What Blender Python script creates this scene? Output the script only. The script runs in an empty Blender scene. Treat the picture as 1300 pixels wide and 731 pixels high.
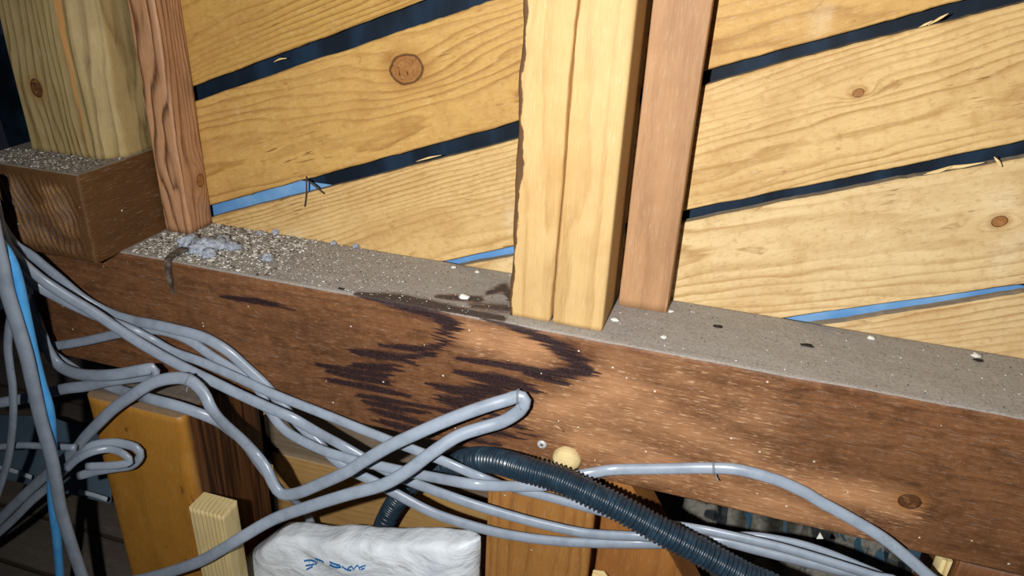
import bpy, math, random
import numpy as np
from mathutils import Vector, Matrix, noise as mn
from mathutils.bvhtree import BVHTree

random.seed(7); rng = np.random.default_rng(7)
scene = bpy.context.scene
col = scene.collection

# ------------------------------------------------------------------ camera
F = 955.2; CX, CY = 650.0, 365.5                      # focal length in pixels of a 1300 x 731 frame
RW = np.array([[0.95525464, 0.2929088, 0.04114616],   # rows: camera right, down, forward in world axes
               [0.16412027, -0.4091529, -0.89758478],
               [-0.24607541, 0.86417495, -0.43891747]])
u_, s_, v_ = np.linalg.svd(RW); RW = u_ @ v_
def ray(px, py): return RW.T @ np.array([(px - CX) / F, (py - CY) / F, 1.0])
CAM = -ray(700, 421.5) * 0.80                         # world origin = front top edge of the big beam
cd = bpy.data.cameras.new('camera'); cam = bpy.data.objects.new('camera', cd); col.objects.link(cam)
cd.sensor_width = 36; cd.lens = F / 1300 * 36; cd.clip_start = 0.01
cam.matrix_world = Matrix(((RW[0][0], -RW[1][0], -RW[2][0], CAM[0]),
                           (RW[0][1], -RW[1][1], -RW[2][1], CAM[1]),
                           (RW[0][2], -RW[1][2], -RW[2][2], CAM[2]), (0, 0, 0, 1)))
scene.camera = cam

# ------------------------------------------------------------------ light: dark attic lit by one hand lamp held left of the camera
w = bpy.data.worlds.new('world'); scene.world = w; w.use_nodes = True
w.node_tree.nodes['Background'].inputs[0].default_value = (0.55, 0.7, 1.0, 1)
w.node_tree.nodes['Background'].inputs[1].default_value = 0.012
ld = bpy.data.lights.new('hand_lamp', 'SPOT'); lamp = bpy.data.objects.new('hand_lamp', ld); col.objects.link(lamp)
ld.energy = 47; ld.color = (1.0, 0.975, 0.95); ld.shadow_soft_size = 0.008
ld.spot_size = math.radians(154); ld.spot_blend = 1.0
LPOS = Vector(CAM) - Vector(RW[0]) * 0.13 + Vector(RW[1]) * 0.0
lamp.location = LPOS
aim = Vector((0.17, 0.10, 0.12))
lamp.rotation_euler = (aim - LPOS).to_track_quat('-Z', 'Y').to_euler()
scene.view_settings.view_transform = 'Standard'; scene.view_settings.look = 'None'
scene.view_settings.exposure = 0.0; scene.view_settings.gamma = 1.0
scene.view_settings.use_curve_mapping = False

# ------------------------------------------------------------------ helpers
def at(px, py, **k):
    """point where the view ray of a photo pixel meets the plane x=, y= or z= val"""
    a, val = list(k.items())[0]; i = 'xyz'.index(a); d = ray(px, py)
    return Vector(CAM + d * (val - CAM[i]) / d[i])
def to_px(P):
    c = RW @ (np.asarray(P, float).T - CAM[:, None]); return np.stack([CX + F * c[0] / c[2], CY + F * c[1] / c[2]], 1)
def srgb(h):
    h = h.lstrip('#'); v = [int(h[i:i+2], 16) / 255 for i in (0, 2, 4)]
    return tuple(c / 12.92 if c <= .04045 else ((c + .055) / 1.055) ** 2.4 for c in v) + (1,)

def link(name, verts, faces, mat=None, parent=None, smooth=True, matrix=None):
    me = bpy.data.meshes.new(name); me.from_pydata([tuple(v) for v in verts], [], [tuple(f) for f in faces]); me.update()
    if smooth: me.shade_smooth()
    o = bpy.data.objects.new(name, me); col.objects.link(o)
    if mat: me.materials.append(mat)
    if matrix is not None: o.matrix_world = matrix
    if parent is not None:
        o.parent = parent
        o.matrix_parent_inverse = WM[parent.name].inverted() if parent.name in WM else Matrix()
    WM[o.name] = matrix.copy() if matrix is not None else Matrix()
    return o
WM = {}
def tag(o, label, cat, group=None, kind=None):
    if label: o['label'] = label
    if cat: o['category'] = cat
    if group: o['group'] = group
    if kind: o['kind'] = kind
    return o
def vn(x, y=0.0, z=0.0): return mn.noise(Vector((x, y, z)))
def ss(e0, e1, x):
    t = np.clip((x - e0) / (e1 - e0), 0, 1); return t * t * (3 - 2 * t)

# ------------------------------------------------------------------ node helper
class G:
    def __init__(s, name, rough=0.7, spec=0.3):
        s.m = bpy.data.materials.new(name); s.m.use_nodes = True; s.t = s.m.node_tree
        s.b = s.t.nodes['Principled BSDF']; s.b.inputs['Roughness'].default_value = rough
        s.b.inputs['Specular IOR Level'].default_value = spec
        s.tc = s.n('ShaderNodeTexCoord')
        s.P = s.tc.outputs['Object']
    def n(s, t): return s.t.nodes.new(t)
    def set(s, sock, v):
        if hasattr(v, 'is_linked') or isinstance(v, bpy.types.NodeSocket): s.t.links.new(v, sock)
        else: sock.default_value = v
    def math(s, op, a, b=None, c=None, clamp=False):
        n = s.n('ShaderNodeMath'); n.operation = op; n.use_clamp = clamp
        s.set(n.inputs[0], a)
        if b is not None: s.set(n.inputs[1], b)
        if c is not None: s.set(n.inputs[2], c)
        return n.outputs[0]
    def vm(s, op, a, b=None):
        n = s.n('ShaderNodeVectorMath'); n.operation = op; s.set(n.inputs[0], a)
        if b is not None: s.set(n.inputs[1], b)
        return n.outputs['Value'] if op in ('LENGTH', 'DOT_PRODUCT', 'DISTANCE') else n.outputs[0]
    def sep(s, v):
        n = s.n('ShaderNodeSeparateXYZ'); s.set(n.inputs[0], v); return n.outputs
    def noise(s, v, scale, detail=3.0, rough=0.55, col=False, dist=0.0):
        n = s.n('ShaderNodeTexNoise'); s.set(n.inputs['Vector'], v); n.inputs['Scale'].default_value = scale
        n.inputs['Detail'].default_value = detail; n.inputs['Roughness'].default_value = rough
        n.inputs['Distortion'].default_value = dist
        return n.outputs['Color' if col else 'Fac']
    def voro(s, v, scale, feature='F1', out='Distance'):
        n = s.n('ShaderNodeTexVoronoi'); n.feature = feature; s.set(n.inputs['Vector'], v); n.inputs['Scale'].default_value = scale
        return n.outputs[out]
    def rng(s, x, a, b, c=0.0, d=1.0, smooth=True):
        n = s.n('ShaderNodeMapRange'); n.interpolation_type = 'SMOOTHSTEP' if smooth else 'LINEAR'; n.clamp = True
        s.set(n.inputs[0], x)
        for i, v in enumerate((a, b, c, d)): s.set(n.inputs[i + 1], v)
        return n.outputs[0]
    def mix(s, f, a, b, mode='MIX'):
        n = s.n('ShaderNodeMix'); n.data_type = 'RGBA'; n.blend_type = mode
        s.set(n.inputs[0], f); s.set(n.inputs[6], a); s.set(n.inputs[7], b); return n.outputs[2]
    def ramp(s, x, stops):
        n = s.n('ShaderNodeValToRGB'); s.set(n.inputs[0], x); e = n.color_ramp.elements
        while len(e) < len(stops): e.new(0.5)
        for i, (p, c) in enumerate(stops):
            e[i].position = p; e[i].color = c if len(c) == 4 else tuple(c) + (1,)
        return n.outputs[0]
    def attr(s, name):
        n = s.n('ShaderNodeAttribute'); n.attribute_name = name; return n.outputs['Fac']
    def bump(s, h, strength=0.3, dist=0.002, prev=None):
        n = s.n('ShaderNodeBump'); n.inputs['Strength'].default_value = strength; n.inputs['Distance'].default_value = dist
        s.set(n.inputs['Height'], h)
        if prev is not None: s.set(n.inputs['Normal'], prev)
        return n.outputs[0]
    def nz(s):
        n = s.n('ShaderNodeNewGeometry'); return s.sep(n.outputs['Normal'])[2]
    def done(s, colr, normal=None, rough=None):
        s.set(s.b.inputs['Base Color'], colr)
        if normal is not None: s.set(s.b.inputs['Normal'], normal)
        if rough is not None: s.set(s.b.inputs['Roughness'], rough)
        return s.m

def wood(name, light, dark, ring=130, pith=(0.03, 0.05), warp=1.6, contrast=0.6, fiber=0.35, blotch=0.25, blotch_col=None,
         knots=(), bump=0.25, dust=0.9, dustcol='#8d877d', rough=0.62, tilt=0.0, saw=0.0, seed=0.0, specks=0.0, extra=None, spec=0.25, dust_lo=0.55, kamp=2.4, knotcol='#9a6a38'):
    """softwood; the grain runs along the object's X. knots: (x, y, z, radius) on the surface in object axes"""
    g = G(name, rough, spec); p = g.vm('ADD', g.P, (seed * 3.1, 0, 0)); x, y, z = g.sep(g.P)
    big = g.noise(g.vm('MULTIPLY', p, (2.2, 9, 9)), 1.0, 3.0)
    mid = g.noise(g.vm('MULTIPLY', p, (7, 60, 60)), 1.0, 3.0)
    dy = g.math('SUBTRACT', y, pith[0]); dz = g.math('SUBTRACT', z, pith[1])
    if tilt: dz = g.math('ADD', dz, g.math('MULTIPLY', x, tilt))
    r = g.math('SQRT', g.math('ADD', g.math('MULTIPLY', dy, dy), g.math('MULTIPLY', dz, dz)))
    r = g.math('MULTIPLY', r, ring)
    r = g.math('ADD', r, g.math('MULTIPLY', g.math('SUBTRACT', big, 0.5), warp * 4))
    r = g.math('ADD', r, g.math('MULTIPLY', g.math('SUBTRACT', mid, 0.5), 1.1))
    kd = None
    for (kx, ky, kz, kr) in knots:
        q = g.vm('MULTIPLY', g.vm('SUBTRACT', g.P, (kx, ky, kz)), (0.45, 1, 1))
        d2 = g.vm('DOT_PRODUCT', q, q)
        e = g.math('POWER', 2.718, g.math('MULTIPLY', d2, -1 / (2.0 * kr) ** 2))
        r = g.math('ADD', r, g.math('MULTIPLY', e, kamp))
        q2 = g.vm('MULTIPLY', g.vm('SUBTRACT', g.P, (kx, ky, kz)), (0.8, 1, 1))
        q2 = g.vm('ADD', q2, g.vm('MULTIPLY', g.vm('SUBTRACT', g.noise(g.P, 90, 2, col=True), (0.5, 0.5, 0.5)), (kr * .22,) * 3))
        dk = g.math('DIVIDE', g.vm('LENGTH', q2), kr)
        kd = dk if kd is None else g.math('MINIMUM', kd, dk)
    f = g.math('FRACT', r)
    line = g.ramp(f, [(0, (.15,) * 3), (.08, (0,) * 3), (.55, (.18,) * 3), (.88, (1,) * 3), (1, (.15,) * 3)])
    cm = g.rng(g.noise(g.vm('MULTIPLY', p, (3, 22, 22)), 1.0, 3.0), .3, .68, .35, 1.15)
    line = g.math('MULTIPLY', line, g.math('MULTIPLY', cm, contrast))
    fib = g.noise(g.vm('MULTIPLY', p, (9, 420, 420)), 1.0, 4.0, .65)
    line = g.math('ADD', line, g.math('MULTIPLY', g.math('SUBTRACT', fib, 0.5), fiber), clamp=True)
    c = g.mix(line, srgb(light), srgb(dark))
    bl = g.noise(g.vm('MULTIPLY', p, (5, 14, 14)), 1.0, 4.0)
    c = g.mix(g.rng(bl, .45, .75, 0, blotch), c, srgb(blotch_col or dark))
    fine = g.noise(g.vm('MULTIPLY', p, (55, 700, 700)), 1.0, 3.0, .7)
    c = g.mix(g.rng(fine, .5, .75, 0, .35 * fiber + .05), c, srgb(dark))
    c = g.mix(g.rng(fine, .45, .25, 0, .3), c, g.mix(.5, srgb(light), (1, .95, .85, 1)))
    soft = g.noise(g.vm('MULTIPLY', p, (25, 25, 25)), 1.0, 4.0, .6)
    c = g.mix(g.rng(soft, .4, .75, 0, .22), c, srgb(dark))
    h = g.math('ADD', g.math('MULTIPLY', fib, 1.0), g.math('MULTIPLY', line, -.7))
    h = g.math('ADD', h, g.math('MULTIPLY', fine, .5))
    if saw:
        sw = g.noise(g.vm('MULTIPLY', p, (260, 6, 6)), 1.0, 2.0)
        h = g.math('ADD', h, g.math('MULTIPLY', sw, saw))
        c = g.mix(g.rng(sw, .5, .8, 0, .18 * saw), c, srgb(dark))
    if extra: c, h = extra(g, c, h)
    if kd is not None:
        rings = g.math('FRACT', g.math('MULTIPLY', kd, 4.0))
        kc = g.mix(g.math('MULTIPLY', rings, .5), srgb(knotcol), srgb('#7a4d25'))
        kc = g.mix(g.rng(g.noise(g.P, 130, 4), .45, .75, 0, .3), kc, srgb('#c9a06a'))
        kc = g.mix(g.rng(g.noise(g.vm('MULTIPLY', g.P, (420, 60, 120)), 1, 2), .62, .68), kc, srgb('#2c190c'))
        c = g.mix(g.rng(kd, 2.2, 1.0, 0, .45), c, srgb('#96632c'))
        c = g.mix(g.rng(kd, 1.05, .95), c, kc)
        rim = g.math('MULTIPLY', g.rng(kd, .86, .98), g.rng(kd, 1.12, 1.0))
        c = g.mix(g.math('MULTIPLY', rim, .75), c, srgb('#2a180a'))
        h = g.math('SUBTRACT', h, g.math('MULTIPLY', rim, 1.2))
    if specks:
        sp = g.voro(g.P, 130, 'F1'); sc = g.sep(g.voro(g.P, 130, 'F1', 'Color'))
        m = g.math('MULTIPLY', g.math('LESS_THAN', sp, g.math('MULTIPLY', g.math('MULTIPLY', sc[1], sc[1]), .16)), g.math('GREATER_THAN', sc[0], 1 - .3 * specks))
        c = g.mix(m, c, srgb('#d8d2c2'))
    if dust:
        dn = g.noise(g.P, 60, 4); dn2 = g.noise(g.P, 400, 2)
        m = g.rng(g.nz(), dust_lo, dust_lo + .25, 0, dust)
        dc = g.mix(g.rng(dn2, .4, .75, 0, .6), srgb(dustcol), srgb('#706c66'))
        dc = g.mix(g.rng(dn, .5, .75, 0, .5), dc, srgb('#aba69f'))
        c = g.mix(m, c, dc)
    return g.done(c, g.bump(h, bump, .0012))

def timber(name, L, W, H, mat, matrix, parent=None, nx=60, ny=10, nz=10, rad=0.003, amp=0.0008, seed=0, disp=None, radf=None):
    """sawn timber, grain along local X (0..L), Y 0..W, Z 0..H, rounded arrises with wear"""
    def prof(r):
        pts = []
        def side(a, b, n):
            for i in range(n): t = i / n; pts.append((a[0] + (b[0] - a[0]) * t, a[1] + (b[1] - a[1]) * t))
        def corner(cx, cy, a0):
            for i in range(4): a = a0 + i * math.pi / 6; pts.append((cx + r * math.cos(a), cy + r * math.sin(a)))
            pts.pop()
        corner(W - r, H - r, 0); side((W - r, H), (r, H), ny); corner(r, H - r, math.pi / 2); side((0, H - r), (0, r), nz)
        corner(r, r, math.pi); side((r, 0), (W - r, 0), ny); corner(W - r, r, 1.5 * math.pi); side((W, r), (W, H - r), nz)
        return pts
    V = []; n = None
    for i in range(nx + 1):
        x = L * i / nx; r = rad * (1 + .35 * vn(x * 14, seed, 3)) if radf is None else radf(x)
        P = prof(max(r, .0006)); n = len(P)
        for (yy, zz) in P:
            d = Vector((x, yy, zz))
            q = d * 22 + Vector((seed * 5.1, 0, 0))
            dd = Vector((0, vn(q.x * .35, q.y, q.z), vn(q.x * .35 + 9, q.y, q.z))) * amp
            d = d + dd
            if disp: d = disp(d)
            V.append(d)
    Fc = []
    for i in range(nx):
        for j in range(n):
            a = i * n + j; b = i * n + (j + 1) % n
            Fc.append((a, a + n, b + n, b))
    Fc.append(tuple(range(n))); Fc.append(tuple(nx * n + j for j in reversed(range(n))))
    o = link(name, V, Fc, mat, parent, True, matrix)
    md = o.data
    for p in md.polygons[-2:]: p.use_smooth = False
    return o
def frame(loc, ex, ey):
    ex = Vector(ex).normalized(); ez = ex.cross(Vector(ey)).normalized(); ey = ez.cross(ex)
    return Matrix(((ex.x, ey.x, ez.x, loc[0]), (ex.y, ey.y, ez.y, loc[1]), (ex.z, ey.z, ez.z, loc[2]), (0, 0, 0, 1)))
def upright(x, y, z): return frame((x, y, z), (0, 0, 1), (1, 0, 0))   # local X up, Y right, Z away

def catmull(P, step):
    P = [Vector(p) for p in P]; P = [P[0] * 2 - P[1]] + P + [P[-1] * 2 - P[-2]]; out = []
    for i in range(1, len(P) - 2):
        a, b, c, d = P[i-1:i+3]; n = max(2, int((c.to_3d() - b.to_3d()).length / step))
        for k in range(n):
            t = k / n
            out.append(0.5 * ((2 * b) + (c - a) * t + (2*a - 5*b + 4*c - d) * t*t + (3*b - a - 3*c + d) * t**3))
    out.append(P[-2]); return out
def sweep(name, pts, hw, hh, mat, parent=None, nsec=14, face=(0.0, -0.9, 0.42), twist=None, power=2.0, radf=None):
    """tube with an oval section along points; hw half width, hh half thickness (towards face)"""
    n = len(pts); V = []; Fc = []
    for i, p in enumerate(pts):
        t = (pts[min(i+1, n-1)] - pts[max(i-1, 0)]).normalized()
        f = Vector(face); f = (f - t * f.dot(t)).normalized(); s = t.cross(f)
        if twist:
            a = twist(i / (n - 1)); f, s = f * math.cos(a) + s * math.sin(a), s * math.cos(a) - f * math.sin(a)
        k = radf(i) if radf else 1.0
        for j in range(nsec):
            a = 2 * math.pi * j / nsec; ca, sa = math.cos(a), math.sin(a)
            e = 2 / power
            V.append(p + s * hw * k * math.copysign(abs(ca) ** e, ca) + f * hh * k * math.copysign(abs(sa) ** e, sa))
    for i in range(n - 1):
        for j in range(nsec):
            a = i * nsec + j; b = i * nsec + (j + 1) % nsec; Fc.append((a, b, b + nsec, a + nsec))
    Fc.append(tuple(reversed(range(nsec)))); Fc.append(tuple((n - 1) * nsec + j for j in range(nsec)))
    return link(name, V, Fc, mat, parent)

def empty(name, loc):
    o = bpy.data.objects.new(name, None); col.objects.link(o); o.location = loc
    o.empty_display_size = .02; WM[o.name] = Matrix.Translation(Vector(loc)); return o

# ================================================================== THE SETTING
YB = 0.128                                             # front of the diagonal boarding
# --- membrane outside the boarding
def sheet(name, x0, x1, z0, z1, y, mat, parent=None, n=(90, 40), amp=.004, seed=0, th=.0012):
    V = []; Fc = []; nx, nz_ = n
    for s in (0, 1):
        for i in range(nx + 1):
            for j in range(nz_ + 1):
                x = x0 + (x1 - x0) * i / nx; z = z0 + (z1 - z0) * j / nz_
                d = amp * (vn(x * 9 + seed, z * 6) + .5 * vn(x * 30, z * 14, seed)) if not s else 0
                V.append((x, y - abs(d) if not s else y + th, z))
    m = (nx + 1) * (nz_ + 1); I = lambda i, j, s: s * m + i * (nz_ + 1) + j
    for i in range(nx):
        for j in range(nz_):
            Fc.append((I(i, j, 0), I(i+1, j, 0), I(i+1, j+1, 0), I(i, j+1, 0)))
            Fc.append((I(i, j, 1), I(i, j+1, 1), I(i+1, j+1, 1), I(i+1, j, 1)))
    for i in range(nx):
        Fc.append((I(i, 0, 0), I(i, 0, 1), I(i+1, 0, 1), I(i+1, 0, 0))); Fc.append((I(i, nz_, 0), I(i+1, nz_, 0), I(i+1, nz_, 1), I(i, nz_, 1)))
    for j in range(nz_):
        Fc.append((I(0, j, 0), I(0, j+1, 0), I(0, j+1, 1), I(0, j, 1))); Fc.append((I(nx, j, 0), I(nx, j, 1), I(nx, j+1, 1), I(nx, j+1, 0)))
    return link(name, V, Fc, mat, parent)
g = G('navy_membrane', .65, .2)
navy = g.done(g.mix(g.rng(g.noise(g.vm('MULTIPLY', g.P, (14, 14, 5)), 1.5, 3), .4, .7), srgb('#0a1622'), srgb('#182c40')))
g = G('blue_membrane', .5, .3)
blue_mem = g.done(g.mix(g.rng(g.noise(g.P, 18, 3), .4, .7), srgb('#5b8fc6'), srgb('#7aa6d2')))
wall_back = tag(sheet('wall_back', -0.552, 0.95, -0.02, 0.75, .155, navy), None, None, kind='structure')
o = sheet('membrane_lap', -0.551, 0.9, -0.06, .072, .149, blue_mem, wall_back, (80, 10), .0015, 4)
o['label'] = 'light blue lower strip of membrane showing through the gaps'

# --- the diagonal boards: edges as lines z = c + s*x on the boarding plane
SL = 0.3775; ang = math.atan(SL); ca, sa = math.cos(ang), math.sin(ang)
def poly(pts):
    xs = [p[0] for p in pts]; zs = [p[1] for p in pts]
    def f(x):
        if x <= xs[0]: return zs[0] + SL * (x - xs[0])
        if x >= xs[-1]: return zs[-1] + SL * (x - xs[-1])
        return float(np.interp(x, xs, zs))
    return f
line = lambda c, s=SL: (lambda x: c + s * x)
boards = [
 # bottom edge, top edge, colours, ring settings
 dict(b=line(.546), t=line(.68), light='#cba970', dark='#9d7339', pith=(.06, .0), ring=150, seed=5),
 dict(b=line(.3855, .388), t=line(.533), light='#bf9852', dark='#8a6027', pith=(.05, .09), ring=210, seed=1),
 dict(b=line(.2195, .377), t=line(.358, .371), light='#c8a05c', dark='#8e602a', pith=(.035, .02), ring=120, seed=2),
 dict(b=line(.0665, .382), t=poly([(-.4872, .0187), (-.0948, .1631), (.1997, .2815), (.3769, .3447)]), light='#d6b67c', dark='#9f753c', pith=(.05, .03), ring=190, seed=3),
 dict(b=line(-.0911, .378), t=poly([(-.1349, .0028), (-.089, .0191), (.3058, .1692), (.4183, .2079)]), light='#dcc290', dark='#a8814a', pith=(.06, .11), ring=110, seed=4),
 dict(b=line(-.262), t=poly([(.2925, .003), (.4594, .0721)]), light='#d8bd8c', dark='#a8814e', pith=(.04, .02), ring=140, seed=6),
]
knot_px = {2: [(516, 88, .0165)], 3: [(1090, 118, .004)], 4: [(1269, 281, .0055)]}
def board_extra(seed):
    def ex(g, c, h):
        # pinkish grey rub marks and brown resin smears
        sm = g.noise(g.vm('ADD', g.P, (seed * 7.7, 0, 0)), 9, 4)
        c = g.mix(g.rng(sm, .6, .72, 0, .35), c, srgb('#e8d9b8'))
        rs = g.noise(g.vm('MULTIPLY', g.vm('ADD', g.P, (seed * 2.3, 0, 0)), (1, 1, 2.5)), 22, 5, .6, dist=1.0)
        c = g.mix(g.rng(rs, .62, .72, 0, .5), c, srgb('#8a5f2b'))
        mo = g.noise(g.vm('MULTIPLY', g.P, (120, 160, 210)), 1, 5, .7); mo2 = g.noise(g.vm('ADD', g.P, (seed * 1.3, 0, 4)), 34, 5, .65)
        c = g.mix(g.rng(mo, .5, .68, 0, .3), c, srgb('#8f6630')); c = g.mix(g.rng(mo, .45, .25, 0, .22), c, srgb('#f0e0b8'))
        c = g.mix(g.rng(mo2, .52, .7, 0, .3), c, srgb('#a1763c'))
        h = g.math('ADD', h, g.math('MULTIPLY', mo, 1.2))
        # rough torn streaks across the planing marks
        st = g.noise(g.vm('MULTIPLY', g.P, (28, 200, 330)), 1, 2); mk = g.noise(g.vm('ADD', g.P, (seed, 2, 0)), 7, 2)
        c = g.mix(g.math('MULTIPLY', g.rng(st, .6, .68, 0, .8), g.rng(mk, .55, .66)), c, srgb('#6e4c22'))
        return c, h
    return ex
board_objs = []
for bi, B in enumerate(boards):
    c0 = B['b'](0.0)
    M = frame((0, YB, c0), (ca, 0, sa), (0, 1, 0))        # X along the board, Y away, Z across
    Mi = M.inverted()
    kn = []
    for (px, py, r) in knot_px.get(bi, []):
        q = Mi @ at(px, py, y=YB); kn.append((q.x, 0, q.z, r))
    mat = wood('board_pine_%d' % bi, B['light'], B['dark'], ring=B['ring'], pith=B['pith'], warp=1.7, contrast=.78, fiber=.35, blotch=.45, saw=.35,
               blotch_col='#ab7f48', knots=kn, bump=.22, tilt=.05 * (-1) ** bi, seed=B['seed'], dust=.85, dust_lo=.75, extra=board_extra(B['seed']), rough=.55)
    x0, x1 = -0.548, 0.86
    V = []; Fc = []; N = 200; TH = .013; bv = .0014
    for i in range(N + 1):
        x = x0 + (x1 - x0) * i / N
        lo, hi = B['b'](x), B['t'](x)
        lo += .0013 * vn(x * 30, bi * 9.1) + .0006 * vn(x * 150, bi); hi += .0016 * vn(x * 26, bi * 4.7 + 50) + .0007 * vn(x * 140, bi + 9)
        for (yy, zz) in ((bv, lo), (0, lo + bv), (0, lo * .5 + hi * .5), (0, hi - bv), (bv, hi), (TH, hi), (TH, lo)):
            ww = Vector((x, YB + yy + (.0007 * vn(x * 8, zz * 20, bi) if yy < TH else 0), zz)); V.append(Mi @ ww)
    for i in range(N):
        for j in range(7):
            a = i * 7 + j; b = i * 7 + (j + 1) % 7; Fc.append((a, a + 7, b + 7, b))
    Fc.append(tuple(range(7))); Fc.append(tuple(N * 7 + j for j in reversed(range(7))))
    o = link('board', V, Fc, mat, wall_back, False, M)
    board_objs.append(o)
pale = wood('splinter_pine', '#e0c892', '#b89554', dust=0, bump=.1)
def splinter(pxs, y, r, parent):
    pts = catmull([at(px, py, y=y - k * .002) for k, (px, py) in enumerate(pxs)], .003)
    sweep('splinter', pts, r, r * .6, pale, parent, 6, radf=lambda i, n=len(pts): 1 - .8 * abs(2 * i / max(1, n - 1) - 1))
splinter([(1176, 220), (1205, 213), (1222, 211), (1250, 206)], YB - .002, .0022, board_objs[4])
splinter([(1262, 199), (1268, 206), (1272, 212)], YB - .003, .002, board_objs[4])
splinter([(1172, 222), (1195, 217), (1209, 211)], YB - .004, .0012, board_objs[4])
splinter([(1178, 32), (1190, 25), (1204, 17)], YB - .003, .0016, board_objs[3])
splinter([(1166, 35), (1175, 31), (1184, 26)], YB - .002, .0014, board_objs[3])
splinter([(528, 205), (545, 200), (560, 197)], YB - .002, .0014, board_objs[3])
splinter([(347, 79), (355, 75), (364, 74)], YB - .002, .0014, board_objs[2])
dark_twig = wood('twig_bark', '#4a3a28', '#2c2013', dust=0)
for pts_ in ([(389, 224), (389, 245), (387, 262)], [(391, 229), (401, 237), (412, 246)]):
    pts = catmull([at(a, b, y=YB - .004) for a, b in pts_], .004)
    sweep('splinter', pts, .0011, .0011, dark_twig, board_objs[3], 6)

# --- floor far below the beam: dark ceiling boards of the room beneath
ZF = -0.62
floor_mat = wood('dark_ceiling_boards', '#55473a', '#3a2e24', ring=90, pith=(.1, .3), warp=1, contrast=.5, dust=.35, dust_lo=.8, bump=.2, rough=.75)
g = G('floor_under', .9); fl_under = g.done(srgb('#1a1613'))
floor = link('floor', [(-1.7, -.75, ZF - .03), (1.4, -.75, ZF - .03), (1.4, 1.0, ZF - .03), (-1.7, 1.0, ZF - .03),
                       (-1.7, -.75, ZF - .012), (1.4, -.75, ZF - .012), (1.4, 1.0, ZF - .012), (-1.7, 1.0, ZF - .012)],
             [(3, 2, 1, 0), (4, 5, 6, 7), (0, 1, 5, 4), (1, 2, 6, 5), (2, 3, 7, 6), (3, 0, 4, 7)], fl_under, None, False)
floor['kind'] = 'structure'
for k in range(17):
    y0 = -.72 + k * .1
    p = timber('plank', 3.0, .094, .012, floor_mat, frame((-1.65, y0, ZF - .012 + .002 * ((k * 7) % 3)), (1, 0, 0), (0, 1, 0)), floor, 24, 2, 1, .0015, .0006, k)

# --- lower inner wall boards behind the bag, and under the beam
lw_top = wood('weathered_board', '#857662', '#5d4f3e', ring=180, pith=(.06, .05), contrast=.5, dust=.6, bump=.3, seed=8)
lw_low = wood('tan_board', '#b48f58', '#8a6636', ring=120, pith=(.05, .02), contrast=.5, dust=.6, bump=.25, seed=9)
wall_lower = timber('wall_lower', .56, .02, .40, wood('wall_lower_back', '#3c3127', '#2a221a', dust=.3), frame((-.50, .128, -.60), (1, 0, 0), (0, 1, 0)), None, 6, 1, 4, .002, 0)
wall_lower['kind'] = 'structure'
timber('board', .40, .014, .166, lw_top, frame((-.452, .112, -.356), (1, 0, 0), (0, 1, 0)), wall_lower, 40, 1, 4, .002, .0008, 3)
timber('board', .40, .014, .150, lw_low, frame((-.452, .110, -.514), (1, 0, 0), (0, 1, 0)), wall_lower, 40, 1, 4, .002, .0008, 4)
timber('board', .40, .014, .086, lw_low, frame((-.452, .111, -.604), (1, 0, 0), (0, 1, 0)), wall_lower, 40, 1, 4, .002, .0008, 5)

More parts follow.
